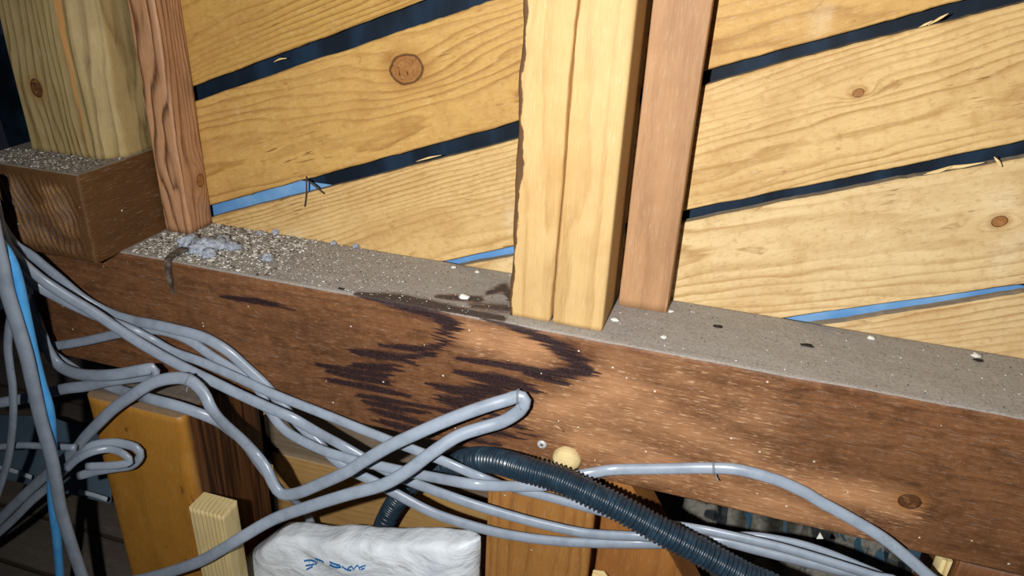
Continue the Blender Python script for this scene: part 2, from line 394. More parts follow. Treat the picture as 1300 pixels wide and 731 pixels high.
# ================================================================== THE BIG BEAM
BX0, BX1 = -0.715, 1.0
def seg_dist(P, A, B):
    A = np.array(A, float); B = np.array(B, float); d = B - A; L2 = max((d * d).sum(), 1e-9)
    t = np.clip(((P - A) @ d) / L2, 0, 1); q = A + t[:, None] * d
    return np.hypot(P[:, 0] - q[:, 0], P[:, 1] - q[:, 1]), t
def strokes(P, S):
    f = np.full(len(P), -1.0)
    for pts, w0, amt in S:
        for k in range(len(pts) - 1):
            (x0, y0, *a), (x1, y1, *b) = pts[k], pts[k+1]
            d, t = seg_dist(P, (x0, y0), (x1, y1))
            wa = (a[0] if a else w0); wb = (b[0] if b else w0); ww = wa + (wb - wa) * t
            f = np.maximum(f, amt * (1 - d / ww))
    return f
STAIN_FRONT = [   # water marks drawn in photo pixels on the front face: (x, y[, half width])
 ([(452, 373, 3), (497, 384, 7), (540, 396, 9), (566, 406, 12), (579, 415, 9)], 8, 1),
 ([(566, 404, 9), (567, 418, 10), (563, 430, 10), (556, 440, 8)], 9, 1),
 ([(558, 441, 7), (530, 443, 6), (481, 438, 3)], 6, 1),
 ([(549, 449, 4), (510, 454, 7), (475, 450, 8), (448, 446, 5)], 7, 1),
 ([(500, 452, 6), (530, 463, 3)], 5, 1),
 ([(500, 468, 9), (470, 466, 8), (445, 463, 4)], 8, 1), ([(495, 478, 6), (455, 473, 6), (400, 462, 3)], 6, .95),
 ([(497, 487, 5), (450, 478, 6), (415, 470, 4)], 6, .95),
 ([(520, 503, 3), (470, 492, 6), (415, 482, 4)], 6, .95), ([(545, 517, 3), (490, 508, 6), (450, 500, 4)], 6, .9),
 ([(543, 524, 3), (500, 518, 6), (462, 510, 5)], 6, .95), ([(545, 540, 4), (505, 529, 7), (470, 520, 4)], 6, .95),
 ([(530, 546, 6), (505, 541, 6), (480, 533, 3)], 6, .9), ([(500, 556, 4), (460, 545, 5), (440, 538, 3)], 5, .7),
 # right tongue
 ([(615, 404, 4), (645, 411, 6), (675, 423, 8), (700, 436, 10), (722, 450, 14), (738, 463, 14), (757, 475, 4)], 9, 1),
 ([(745, 470, 10), (715, 474, 11), (690, 474, 8), (655, 466, 6), (620, 460, 5), (575, 454, 3)], 8, 1),
 ([(725, 489, 2), (690, 480, 5), (665, 472, 4)], 5, 1),
 ([(688, 498, 3), (655, 488, 9), (630, 482, 11), (600, 476, 6), (575, 470, 3)], 8, 1),
 ([(640, 492, 12), (610, 497, 12), (575, 495, 8), (545, 488, 4)], 10, 1), ([(605, 506, 12), (580, 512, 11), (555, 505, 6)], 10, .95),
 ([(600, 520, 6), (570, 524, 6), (545, 517, 3)], 6, .9), ([(640, 527, 4), (612, 523, 5)], 5, .8),
 ([(668, 545, 3), (640, 536, 5), (615, 530, 4)], 5, .75), ([(660, 556, 3), (630, 549, 6), (590, 545, 4)], 6, .75), ([(640, 566, 3), (600, 558, 6), (570, 556, 4)], 6, .7),
 ([(700, 560, 2), (680, 553, 3), (662, 549, 2)], 4, .6), ([(620, 575, 3), (580, 566, 6), (540, 560, 4)], 6, .7),
 # separate dark knotty patch to the left
 ([(283, 376, 3), (315, 381, 7), (348, 387, 4)], 6, .9), ([(350, 388, 3), (372, 393, 2)], 3, .6)]
STAIN_TOP = [
 ([(452, 373, 3), (500, 378, 9), (550, 388, 9), (600, 398, 7), (640, 404, 5)], 8, 1),
 ([(555, 376, 4), (580, 378, 6), (610, 380, 6)], 6, .9), ([(618, 372, 4), (640, 365, 9), (650, 378, 9)], 8, .8), ([(600, 388, 9), (650, 392, 10)], 9, .6)]
DAMP = [([(470, 460, 60), (560, 480, 90), (640, 520, 70)], 60, 1)]
SCRAPE = [([(820, 585, 50), (950, 628, 45), (1090, 668, 32)], 45, 1), ([(860, 480, 60), (960, 520, 60)], 60, .7), ([(690, 520, 40), (780, 500, 60), (860, 540, 60), (1000, 610, 40), (1150, 650, 30)], 60, 1), ([(600, 430, 30), (640, 440, 40), (690, 445, 30)], 40, 1), ([(740, 560, 60), (840, 600, 40)], 60, 1)]

beam_knot = at(1155, 637, y=0) - Vector((BX0, 0, -.181))
def beam_extra(g, c, h):
    x, y, z = g.sep(g.P)
    st = g.attr('stain'); sp = g.attr('scrape'); p = g.vm('ADD', g.P, (0, 0, 0))
    sl = g.vm('MULTIPLY', p, (16, 30, 330))
    n1 = g.noise(sl, 1.0, 4, .7); n2 = g.noise(g.vm('MULTIPLY', p, (70, 40, 500)), 1.0, 3, .6); n3 = g.noise(p, 520, 3, .75)
    # dirt crust in ragged patches, worn paler scrapes, fine crumbs of dust sticking to the face
    crust = g.noise(g.vm('MULTIPLY', p, (22, 30, 55)), 1.0, 6, .68); crust2 = g.noise(g.vm('MULTIPLY', p, (110, 90, 260)), 1.0, 5, .7)
    c = g.mix(g.rng(crust, .48, .66, 0, .55), c, srgb('#412814'))
    c = g.mix(g.rng(crust2, .5, .68, 0, .4), c, srgb('#402716')); c = g.mix(g.rng(crust2, .46, .3, 0, .35), c, srgb('#b58660'))
    dl = g.noise(p, 700, 3, .7); c = g.mix(g.rng(dl, .64, .72, 0, .35), c, srgb('#b7a68c'))
    wear = g.noise(g.vm('MULTIPLY', p, (6, 10, 16)), 1.0, 5, .6)
    c = g.mix(g.rng(g.math('ADD', g.math('MULTIPLY', wear, .8), g.math('MULTIPLY', sp, .30)), .42, .8, 0, .75), c, srgb('#c28f64'))
    streak = g.math('MULTIPLY', g.rng(n2, .55, .68), g.rng(sp, .0, .5, 0, .55))
    c = g.mix(streak, c, srgb('#e2bd92'))
    streak2 = g.math('MULTIPLY', g.rng(n1, .57, .66), g.rng(sp, -.2, .4, .05, .5))
    c = g.mix(streak2, c, srgb('#6d4127'))
    h = g.math('ADD', h, g.math('MULTIPLY', g.math('MULTIPLY', n1, g.rng(sp, -.2, .5, .2, 1)), 2.0))
    e = g.math('ADD', st, g.math('MULTIPLY', g.math('SUBTRACT', n1, .5), 1.5))
    e = g.math('ADD', e, g.math('MULTIPLY', g.math('SUBTRACT', n2, .5), 1.3))
    halo = g.rng(e, -.4, .5, 0, .45)
    c = g.mix(halo, c, srgb('#6a3f28'))
    dk = g.mix(g.rng(n3, .42, .66), srgb('#1b1012'), srgb('#3d2a2b'))
    dk = g.mix(g.math('MULTIPLY', g.rng(n2, .55, .7), g.rng(e, 1.0, .3)), dk, srgb('#7a5238'))
    c = g.mix(g.rng(e, -.05, .5, 0, .97), c, dk)
    return c, h
beam_mat = wood('old_beam_brown', '#7d5434', '#472a17', ring=90, pith=(.2, -.02), warp=1.4, contrast=.42, fiber=.6, blotch=.55, blotch_col='#482d17',
                knots=[(beam_knot.x, 0, beam_knot.z, .0085)], bump=.5, dust=.97, dustcol='#a3a09b', dust_lo=.62, specks=.4, extra=beam_extra, rough=.6, seed=.4, spec=.3, saw=.5, knotcol='#4a2c18')
# dust is drawn before stains fade over it: the top stain gets its own darkening below
def beam_mesh():
    W, H = .130, .181; NX = 620
    # profile with dense front and top
    pr = []
    r = .004
    nf, nt = 112, 46
    for i in range(nf + 1): pr.append((0, r + (H - 2 * r) * i / nf))
    for k in (1, 2): a = math.pi - k * math.pi / 6; pr.append((r + r * math.cos(a), H - r + r * math.sin(a)))
    for i in range(nt + 1): pr.append((r + (W - 2 * r) * i / nt, H))
    pr += [(W, H - r), (W, r), (W - r, 0), (r, 0)]
    n = len(pr); V = np.zeros((NX + 1, n, 3))
    for i in range(NX + 1):
        x = (BX1 - BX0) * i / NX
        ed = .0026 * max(0, vn(x * 9, 4.4)) + .0012 * max(0, vn(x * 40, 7.7))          # worn front arris
        for j, (yy, zz) in enumerate(pr):
            dy = .0011 * vn(x * 6, zz * 24, 1.0) + .0004 * vn(x * 20, zz * 160, 5.0) if yy < r else 0
            near = max(0, 1 - math.hypot(yy, zz - H) / .010)
            y2 = yy + dy + near * ed * .8; z2 = zz - near * ed + (.0007 * vn(x * 14, yy * 40, 8) if zz > H - r else 0)
            V[i, j] = (x, y2, z2)
    Fc = []
    for i in range(NX):
        for j in range(n):
            a = i * n + j; b = i * n + (j + 1) % n; Fc.append((a, b, b + n, a + n))
    Fc.append(tuple(reversed(range(n)))); Fc.append(tuple(NX * n + j for j in range(n)))
    M = Matrix.Translation((BX0, 0, -.181))
    V = V.reshape(-1, 3)
    o = link('tie_beam', V.tolist(), Fc, beam_mat, None, True, M)
    wv = V + np.array([BX0, 0, -.181]); P = to_px(wv)
    top = V[:, 1] > .0035
    jit = np.array([18 * vn(v[2] * 420, v[0] * 7, 3) + 11 * vn(v[2] * 900, v[0] * 16, 8) for v in V])
    P[:, 0] += np.where(top, 4 * np.array([vn(v[0] * 90, v[1] * 300) for v in V]), jit); P[:, 1] += .17 * np.where(top, 0, jit)
    st = np.where(top, strokes(P, STAIN_TOP), strokes(P, STAIN_FRONT))
    st[(~top) & (wv[:, 0] > .4)] = -1
    for nm, val in (('stain', st), ('scrape', np.clip(strokes(P, SCRAPE), -1, 1))):
        at_ = o.data.attributes.new(nm, 'FLOAT', 'POINT'); at_.data.foreach_set('value', val.astype(np.float32))
    return o
# the dust layer must not hide the wet streak on top: patch the dust mask by the stain attribute
def patch_dust(mat):
    nt = mat.node_tree; bs = nt.nodes['Principled BSDF']; mixn = bs.inputs['Base Color'].links[0].from_node
    at_ = nt.nodes.new('ShaderNodeAttribute'); at_.attribute_name = 'stain'
    nz_ = nt.nodes.new('ShaderNodeTexNoise'); nz_.inputs['Scale'].default_value = 120; nz_.inputs['Detail'].default_value = 5
    ad = nt.nodes.new('ShaderNodeMath'); ad.operation = 'MULTIPLY_ADD'; nt.links.new(nz_.outputs['Fac'], ad.inputs[0]); ad.inputs[1].default_value = 1.0; nt.links.new(at_.outputs['Fac'], ad.inputs[2])
    mr = nt.nodes.new('ShaderNodeMapRange'); nt.links.new(ad.outputs[0], mr.inputs[0]); mr.inputs[1].default_value = .55; mr.inputs[2].default_value = .95; mr.inputs[3].default_value = 1; mr.inputs[4].default_value = .12
    mu = nt.nodes.new('ShaderNodeMath'); mu.operation = 'MULTIPLY'
    src = mixn.inputs[0].links[0].from_socket
    nt.links.new(src, mu.inputs[0]); nt.links.new(mr.outputs[0], mu.inputs[1]); nt.links.new(mu.outputs[0], mixn.inputs[0])
patch_dust(beam_mat)
beam = tag(beam_mesh(), 'long old brown wooden beam with dusty top and dark jagged water stain', 'beam')

# ================================================================== UPRIGHTS AND CROSS BEAM ON THE BEAM
# cross beam end with deep saw ripples
CBX0, CBX1, CBY = -.715, -.556, -.037
def ridge_highlight(g, c, h):  # light catching the saw ripples, painted as paler colour on their crests
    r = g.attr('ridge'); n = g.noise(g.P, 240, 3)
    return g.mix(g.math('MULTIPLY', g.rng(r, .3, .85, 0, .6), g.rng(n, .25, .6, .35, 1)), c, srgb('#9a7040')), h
cb_mat = wood('cross_beam_dark', '#604122', '#33200f', ring=40, pith=(.0, .05), contrast=.3, fiber=.4, blotch=.6, blotch_col='#2c1a0d', bump=.45, dust=.95, dustcol='#99938a', dust_lo=.7, rough=.55, spec=.35, specks=.2, extra=ridge_highlight)
def ripple(d):
    # local: X away from the end, Y along minus world x, Z up
    if d.x < .004:
        xx = -d.y; zz = d.z
        ph = .5 * (xx + .35 * (zz - .06) + .006 * vn(xx * 40, zz * 30) + .5 * max(0, .05 - zz) * (.5 + vn(xx * 9, 3))) / .0085
        a = .0042 * ss(.0, .02, zz) * ss(.106, .085, zz) * ss(.004, .03, abs(d.y)) * (.55 + .8 * vn(xx * 25, zz * 18, 6) + .3)
        d = Vector((d.x + float(a) * (.5 - abs(math.sin(ph * 2 * math.pi)) ** .8) + .0016 * vn(xx * 30, zz * 60, 2), d.y, d.z))
    return d
def cross_beam():
    # a rounded box whose front end is a dense grid
    Wd, H, L = CBX1 - CBX0, .110, .62
    nu, nv = 150, 90; V = []; Fc = []
    for i in range(nu + 1):
        for j in range(nv + 1):
            yy = Wd * i / nu; zz = H * j / nv
            e = min(yy, Wd - yy, zz, H - zz); x = .0 + (.002 * (1 - min(1, e / .003)) ** 2)
            V.append(ripple(Vector((x, yy, zz))))
    I = lambda i, j: i * (nv + 1) + j
    for i in range(nu):
        for j in range(nv): Fc.append((I(i, j), I(i, j+1), I(i+1, j+1), I(i+1, j)))
    ring = [I(i, 0) for i in range(nu)] + [I(nu, j) for j in range(nv)] + [I(i, nv) for i in range(nu, 0, -1)] + [I(0, j) for j in range(nv, 0, -1)]
    prev = ring; m = len(ring)
    for s in range(1, 41):
        x = L * (s / 40) ** 1.3; cur = []
        for k in ring:
            v = V[k]; cur.append(len(V))
            V.append(Vector((max(x, .005), v.y + .0012 * vn(x * 12, v.z * 30, 2), v.z + .0012 * vn(x * 12, v.y * 30, 7))))
        for k in range(m): Fc.append((prev[k], prev[(k+1) % m], cur[(k+1) % m], cur[k]))
        prev = cur
    Fc.append(tuple(reversed(prev)))
    # local X -> +Y world, local Y -> -X world (origin at right end), Z up
    M = frame((CBX1, CBY, -.0005), (0, 1, 0), (-1, 0, 0))
    o = link('cross_beam', V, Fc, cb_mat, None, True, M)
    nf = (nu + 1) * (nv + 1); rd = np.zeros(len(V), np.float32)          # mask for the highlight painted on the ripple crests
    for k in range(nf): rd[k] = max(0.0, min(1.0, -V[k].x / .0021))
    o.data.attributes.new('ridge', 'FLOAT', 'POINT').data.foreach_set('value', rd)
    return o
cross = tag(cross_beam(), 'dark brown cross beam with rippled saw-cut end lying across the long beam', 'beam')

# left post, greenish pine with a torn corner
ML = upright(-.686, .024, .108)
kq = ML.inverted() @ at(46, 112, y=.024)
def sliver(g, c, h):
    x, y, z = g.sep(g.P)
    wv = g.math('MULTIPLY', g.math('SUBTRACT', g.noise(g.vm('MULTIPLY', g.P, (10, 0, 0)), 1, 2), .5), .014)
    cy = g.math('ADD', g.math('ADD', y, wv), g.math('MULTIPLY', x, .0))
    m = g.math('MULTIPLY', g.rng(cy, .086, .090), g.rng(cy, g.math('ADD', .090, g.math('MULTIPLY', x, .05)), g.math('ADD', .086, g.math('MULTIPLY', x, .05))))
    c = g.mix(g.math('MULTIPLY', m, g.rng(z, .03, .022)), c, g.mix(g.noise(g.vm('MULTIPLY', g.P, (12, 90, 90)), 1, 3), srgb('#d7a466'), srgb('#b57c42')))
    return c, h
pl_mat = wood('post_green_pine', '#ab9768', '#64502c', ring=130, pith=(-.02, .05), warp=1.6, contrast=1.0, fiber=.35, blotch=.5, blotch_col='#746a40',
              knots=[(kq.x, kq.y, 0, .0085)], bump=.35, dust=.5, extra=sliver, seed=3.3, rough=.55, kamp=.8, knotcol='#54381f')
def pl_wane(d):   # the front right corner is torn away
    cxy = (d.y - .100) + (.028 - d.z)
    k = (d.y - .126) - (d.z) + .022 + .004 * vn(d.x * 11, 2)
    if k > 0: d = Vector((d.x, d.y - k * .5, d.z + k * .5))
    return d
o = timber('post', .62, .126, .105, pl_mat, ML, None, 90, 34, 26, .003, .0012, 2, pl_wane)
tag(o, 'square greenish pine post with dark round knot standing on the cross beam', 'post')

# left stud, reddish brown, nailed to the boards
ms_mat = wood('stud_brown', '#bd8f69', '#5f3b22', ring=120, pith=(.06, .09), warp=2.6, contrast=1.0, fiber=.5, blotch=.5, blotch_col='#7a4a28', bump=.4, dust=.4, seed=6.1, rough=.5,
              knots=[(.065, .038, .034, .007)], spec=.4)
o = timber('stud', .75, .040, .047, ms_mat, upright(-.5535, .0805, 0), None, 90, 8, 8, .004, .0014, 5)
tag(o, 'narrow reddish brown wall stud beside the greenish post', 'stud')

# centre post with a long drying crack and bark left on one arris
PX0, PX1, PY0 = -.0535, .0505, .0205
crack_px = [(735, 0), (731, 30), (727, 70), (722, 130), (716, 220), (709, 300), (703, 365), (699, 412)]
crack = sorted([(p.z, p.x - PX0) for p in (at(a, b, y=PY0) for a, b in crack_px)])
crz = [c[0] for c in crack]; crx = [c[1] for c in crack]
def bark(g, c, h):
    x, y, z = g.sep(g.P)
    n = g.noise(g.vm('MULTIPLY', g.P, (30, 60, 60)), 1, 4); n2 = g.noise(g.vm('MULTIPLY', g.P, (9, 0, 0)), 1, 2)
    e = g.math('ADD', g.math('MULTIPLY', n, .013), g.math('MULTIPLY', g.math('SUBTRACT', n2, .5), .02))
    m = g.rng(g.math('SUBTRACT', e, y), .001, .0025, 0, .95)
    c = g.mix(m, c, g.mix(n, srgb('#6d4a2c'), srgb('#2f2013')))
    return c, h
pc_mat = wood('post_yellow_pine', '#cbab75', '#9d7642', ring=170, pith=(.05, .13), warp=.9, contrast=.45, fiber=.45, blotch=.25, blotch_col='#c79a52', bump=.35, dust=.5, seed=7.9, extra=bark, rough=.6)
def crackdisp(d):
    if d.z < .004:
        zc = d.x; c0 = float(np.interp(zc, crz, crx)) + .0006 * vn(zc * 60)
        wd = .0017 + .0007 * vn(zc * 18, 5)
        k = max(0, 1 - abs(d.y - c0) / wd); d = Vector((d.x, d.y, d.z + .014 * k))
    if d.y < .006:   # wavy natural edge
        d = Vector((d.x, d.y + .0022 * vn(d.x * 22, d.z * 30, 4) + .001 * vn(d.x * 70, d.z * 30), d.z))
    return d
def centre_post():
    NX = 130; V = []; W, H = PX1 - PX0, .104; L = .72; r = .0025
    cw = [-.0026, -.0016, -.001, -.0005, 0, .0005, .001, .0016, .0026]
    for i in range(NX + 1):
        x = L * i / NX; c0 = float(np.interp(x, crz, crx)) + .0006 * vn(x * 60)
        fr = [r + (c0 - .003 - r) * k / 10 for k in range(11)] + [c0 + k for k in cw] + [c0 + .003 + (W - r - c0 - .003) * k / 10 for k in range(11)]
        pr = [(yy, 0) for yy in fr] + [(W - r * .3, r * .3)] + [(W, r + (H - 2 * r) * k / 8) for k in range(9)] + [(W - r, H), (r, H)] + [(0, H - r - (H - 2 * r) * k / 8) for k in range(9)] + [(r * .3, r * .3)]
        for (yy, zz) in pr:
            q = Vector((x, yy, zz)); q += Vector((0, vn(x * 7, yy * 20, 1), vn(x * 7, zz * 20 + yy * 25, 5))) * .0008
            V.append(crackdisp(q))
        n = len(pr)
    Fc = [(i * n + j, i * n + (j+1) % n, (i+1) * n + (j+1) % n, (i+1) * n + j) for i in range(NX) for j in range(n)]
    Fc.append(tuple(reversed(range(n)))); Fc.append(tuple(NX * n + j for j in range(n)))
    return link('post', V, Fc, pc_mat, None, True, upright(PX0, PY0, 0))
o = centre_post()
tag(o, 'pale yellow post with a long drying crack standing on the dusty beam top', 'post')
# reddish stud behind it
rs_mat = wood('stud_pinkish', '#b58d66', '#866041', ring=140, pith=(.03, .2), warp=.8, contrast=.5, fiber=.5, blotch=.3, bump=.35, dust=.4, seed=2.2)
o = timber('stud', .75, .055, .037, rs_mat, upright(.0560, .0895, 0), None, 70, 6, 6, .002, .0008, 9)
tag(o, 'pinkish wall stud half hidden behind the cracked pale post', 'stud')

# ================================================================== UNDER THE BEAM
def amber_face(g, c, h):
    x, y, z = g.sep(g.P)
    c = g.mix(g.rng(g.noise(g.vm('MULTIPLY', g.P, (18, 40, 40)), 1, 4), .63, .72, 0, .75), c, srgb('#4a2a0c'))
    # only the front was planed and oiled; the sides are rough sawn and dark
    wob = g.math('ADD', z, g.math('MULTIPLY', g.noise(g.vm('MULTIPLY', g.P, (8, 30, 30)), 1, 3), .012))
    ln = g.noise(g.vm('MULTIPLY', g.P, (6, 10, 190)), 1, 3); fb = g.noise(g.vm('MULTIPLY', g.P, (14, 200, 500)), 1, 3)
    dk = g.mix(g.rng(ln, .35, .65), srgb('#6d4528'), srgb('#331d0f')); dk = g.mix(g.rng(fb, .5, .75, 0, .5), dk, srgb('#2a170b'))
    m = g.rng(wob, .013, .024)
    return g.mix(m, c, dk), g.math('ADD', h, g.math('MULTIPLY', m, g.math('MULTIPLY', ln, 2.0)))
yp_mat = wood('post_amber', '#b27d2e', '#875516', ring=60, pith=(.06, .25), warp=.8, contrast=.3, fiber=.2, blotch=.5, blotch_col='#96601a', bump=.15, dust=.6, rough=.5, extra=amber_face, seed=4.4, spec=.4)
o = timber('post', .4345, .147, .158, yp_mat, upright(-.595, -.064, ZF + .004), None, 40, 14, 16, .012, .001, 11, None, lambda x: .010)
tag(o, 'amber fronted post with dark rough side under the long beam', 'post')
# pale stake
sk = at(240, 646, y=-.098); sk2 = at(282, 653, y=-.098)
st_mat = wood('stake_pine', '#e0cc95', '#b0935a', ring=170, pith=(.16, .03), warp=.4, contrast=.9, fiber=.3, blotch=.1, bump=.2, dust=0, seed=5.5)
zt = (sk.z + sk2.z) / 2
o = timber('stake', zt - ZF - .004, sk2.x - sk.x, .030, st_mat, upright(sk.x, -.098, ZF + .004), None, 40, 6, 5, .0012, .0004, 14)
tag(o, 'short pale pine stake with cut top in front of the amber post', 'stake')
# brown post in the middle, a brace beside it
bp_mat = wood('post_orange_brown', '#a8763c', '#764b20', ring=190, pith=(.07, .12), warp=.8, contrast=.55, fiber=.45, blotch=.3, bump=.35, dust=.4, seed=9.3, specks=.5)
o = timber('post', .43, .134, .10, bp_mat, upright(-.0665, .004, ZF + .004), None, 50, 10, 8, .003, .0007, 15)
tag(o, 'orange brown post under the long beam next to the white bag', 'post')
br_mat = wood('brace_brown', '#a66f38', '#7a4a1e', ring=160, pith=(.05, .1), warp=.8, contrast=.5, fiber=.45, blotch=.4, bump=.35, dust=.4, seed=8.3)
# its right edge leans away, its left edge stands along the post with a dark joint
def prism(name, outline, y0, y1, mat, loc, bev=.002):
    """upright slab: outline (x, z) extruded from y0 to y1; object X runs up so the grain does too"""
    M = upright(*loc); Mi = M.inverted(); n = len(outline); c = [sum(p[k] for p in outline) / n for k in (0, 1)]
    V = []
    for (yy, k) in ((y0 + bev, 0), (y0, bev), (y1, bev), (y1 + bev, 0)):
        for (x, z) in outline:
            dx, dz = x - c[0], z - c[1]; L = math.hypot(dx, dz)
            V.append(Mi @ Vector((x - dx / L * k, yy, z - dz / L * k)))
    Fc = [tuple(range(n, 2 * n)), tuple(reversed(range(2 * n, 3 * n)))]
    for a_, b_ in ((n, 0), (0, 3 * n), (3 * n, 2 * n)):
        for j in range(n): Fc.append((a_ + j, b_ + j, b_ + (j+1) % n, a_ + (j+1) % n))
    return link(name, V, Fc, mat, None, False, M)
e1 = at(843, 690, y=.02); e2 = at(866, 731, y=.02); sl = (e2.x - e1.x) / (e2.z - e1.z)
o = prism('brace', [(.0735, -.1825), (e1.x + sl * (-.1825 - e1.z), -.1825), (e1.x + sl * (-.614 - e1.z), -.614), (e1.x + sl * (-.614 - e1.z) - .12, -.614), (.0735, -.38)], .020, .065, br_mat, (.0735, .02, -.616))
tag(o, 'brown brace leaning against the orange brown post', 'brace')
# lath and short post end at the right under the beam
dkb = wood('short_post_brown', '#7c5030', '#4b2d18', ring=160, pith=(.05, .1), dust=.4, seed=3.8, bump=.4)
p0 = at(1217, 722, y=.004)
o = timber('post', .433, .105, .1, dkb, upright(p0.x, .006, ZF + .004), None, 30, 6, 6, .002, .0006, 18)
tag(o, 'short dark post under the beam end near the big knot', 'post')
p1 = at(1192, 722, y=.012)
o = timber('lath', .425, .010, .02, st_mat, upright(p1.x, .012, ZF + .004), None, 20, 3, 3, .001, .0003, 19)
tag(o, 'thin pale lath upright beside the short dark post', 'lath')


# ================================================================== CABLES
def cable_mat(name, c1, c2):
    g = G(name, .32, .5); n = g.noise(g.P, 55, 4); n2 = g.noise(g.P, 300, 3)
    c = g.mix(g.rng(n, .4, .7, 0, .6), srgb(c1), srgb(c2))
    c = g.mix(g.rng(n2, .62, .72, 0, .35), c, srgb('#6d6c68'))
    return g.done(c, g.bump(n, .05, .001))
grey_sheath = cable_mat('grey_sheath', '#96a2b1', '#7f8b99')
blue_sheath = cable_mat('blue_sheath', '#58b0f2', '#3f96e0')
wire_dark = G('tie_wire', .4).done(srgb('#7e858c'))
def cable(name, pts, wpx, label, mat=grey_sheath, ratio=.62, y=-.03, twist=None, power=2.3, group='grey electrical cables', tail=None):
    P3 = []; prev = y
    for p in pts:
        if len(p) > 2: prev = p[2]
        P3.append(at(p[0], p[1], y=prev))
    if tail is not None:                                # runs on out of the picture and down to the floor
        E = P3[-1]; P3 += [E + Vector((.07, -.01 + tail, -.035)), E + Vector((.16, -.03 + tail, -.12)), Vector((E.x + .25, E.y - .06 + tail * 2, ZF + .05)), Vector((E.x + .38, E.y - .08 + tail * 3, ZF + .02)), Vector((E.x + .7, E.y - .05 + tail * 4, ZF + .018))]
    P3 = catmull(P3, .006)
    d = sum((RW[2] @ (np.array(p) - CAM)) for p in P3) / len(P3)
    hw = wpx * d / F / 2
    o = sweep(name, P3, hw, hw * ratio, mat, None, 16, twist=twist, power=power)
    tag(o, label, 'cable', group)
    return o, P3, hw
def tie(parent, P3, i, hw, ratio=.62, n=2):
    """thin wire twisted round the cable with its ends sticking out"""
    p = P3[i]; t = (P3[min(i + 1, len(P3) - 1)] - P3[i - 1]).normalized(); f = Vector((0, -.9, .42)); f = (f - t * f.dot(t)).normalized(); s = t.cross(f)
    pts = []
    for k in range(n * 14):
        a = 2 * math.pi * k / 14; pts.append(p + t * (.0011 * k / 14 - .001) + s * (hw + .0006) * math.cos(a) + f * (hw * ratio + .0008) * math.sin(a))
    pts += [pts[-1] + s * .003 + f * .002, pts[-1] + s * .007 + f * .004 + t * .002]
    o = sweep('tie', pts, .0007, .0007, wire_dark, parent, 6); o['label'] = 'thin wire tie'
    return o

# long run that sweeps down from the left over the beam (in front)
c_b, Pb, hb = cable('cable', [(-14, 225, -.115), (-4, 265, -.105), (4, 295, -.09), (18, 322, -.078), (50, 352, -.066), (82, 374, -.058), (120, 397, -.05), (157, 422, -.045), (194, 445, -.042), (231, 465, -.04), (268, 483, -.04), (305, 501, -.04),
    (340, 517, -.04), (372, 531, -.04), (402, 548, -.03), (430, 563, -.016), (458, 579, -.013), (490, 597, -.014), (521, 611, -.016), (569, 629, -.026), (616, 645, -.026), (660, 658, -.026), (700, 668, -.026), (746, 677, -.026), (810, 681, -.028),
    (860, 684, -.022), (915, 687, -.02), (960, 698, -.02), (1020, 713, -.02), (1060, 723, -.02), (1110, 738, -.02)], 15, 'grey cable running in front of the bundle from cross beam to corrugated conduit', y=-.05, tail=.0, twist=lambda t: .7 * float(ss(.2, .5, t)))
# its upper neighbour
c_a, Pa, ha = cable('cable', [(-30, 262, -.095), (-12, 288, -.08), (6, 316, -.062), (38, 356, -.044), (75, 379, -.036), (120, 400, -.032), (164, 417, -.032), (194, 432, -.022), (219, 446, -.020), (255, 459, -.020), (292, 475, -.020), (347, 500, -.020), (410, 525, -.020), (477, 552, -.026), (537, 575, -.038),
    (565, 586, -.044), (590, 597, -.044), (616, 608, -.047), (640, 616, -.03), (660, 622, -.012), (700, 632, -.014), (762, 649, -.022), (797, 658, -.022), (840, 664, -.022), (885, 671, -.032), (920, 678, -.034), (960, 687, -.035), (1000, 697, -.035), (1060, 715, -.035), (1110, 731, -.035), (1150, 745, -.035)], 14,
    'grey cable crossing the beam just above the bundle and under the loop', y=-.02, tail=-.02, twist=lambda t: .7 * float(ss(.2, .5, t)))
# the upper arc that dips underneath
c_d, Pd, hd = cable('cable', [(-30, 225, -.085), (-10, 262, -.078), (3, 288, -.072), (20, 311, -.062), (42, 326, -.050), (71, 350, -.034), (107, 380, -.022), (140, 398, -.014), (169, 407, -.013), (190, 411, -.018), (218, 417, -.018), (258, 428, -.016), (288, 445, -.014), (312, 466, -.011), (337, 489, -.008), (350, 505, -.007), (362, 519, -.007),
    (377, 536, -.006), (398, 556, -.007), (426, 584, -.010), (445, 597, -.012), (477, 612, -.014), (502, 626, -.015), (553, 652, -.016), (616, 672, -.018), (660, 681, -.02), (700, 686, -.02), (746, 689, -.02), (810, 690, -.02), (854, 690, -.01), (900, 685, -.006), (950, 681, -.006),
    (1000, 688, -.006), (1040, 699, -.006), (1090, 719, -.006), (1130, 738, -.006)], 15, 'grey cable bowing highest up on the beam face then lowest past the posts', tail=.012, twist=lambda t: .7 * float(ss(.2, .5, t)))
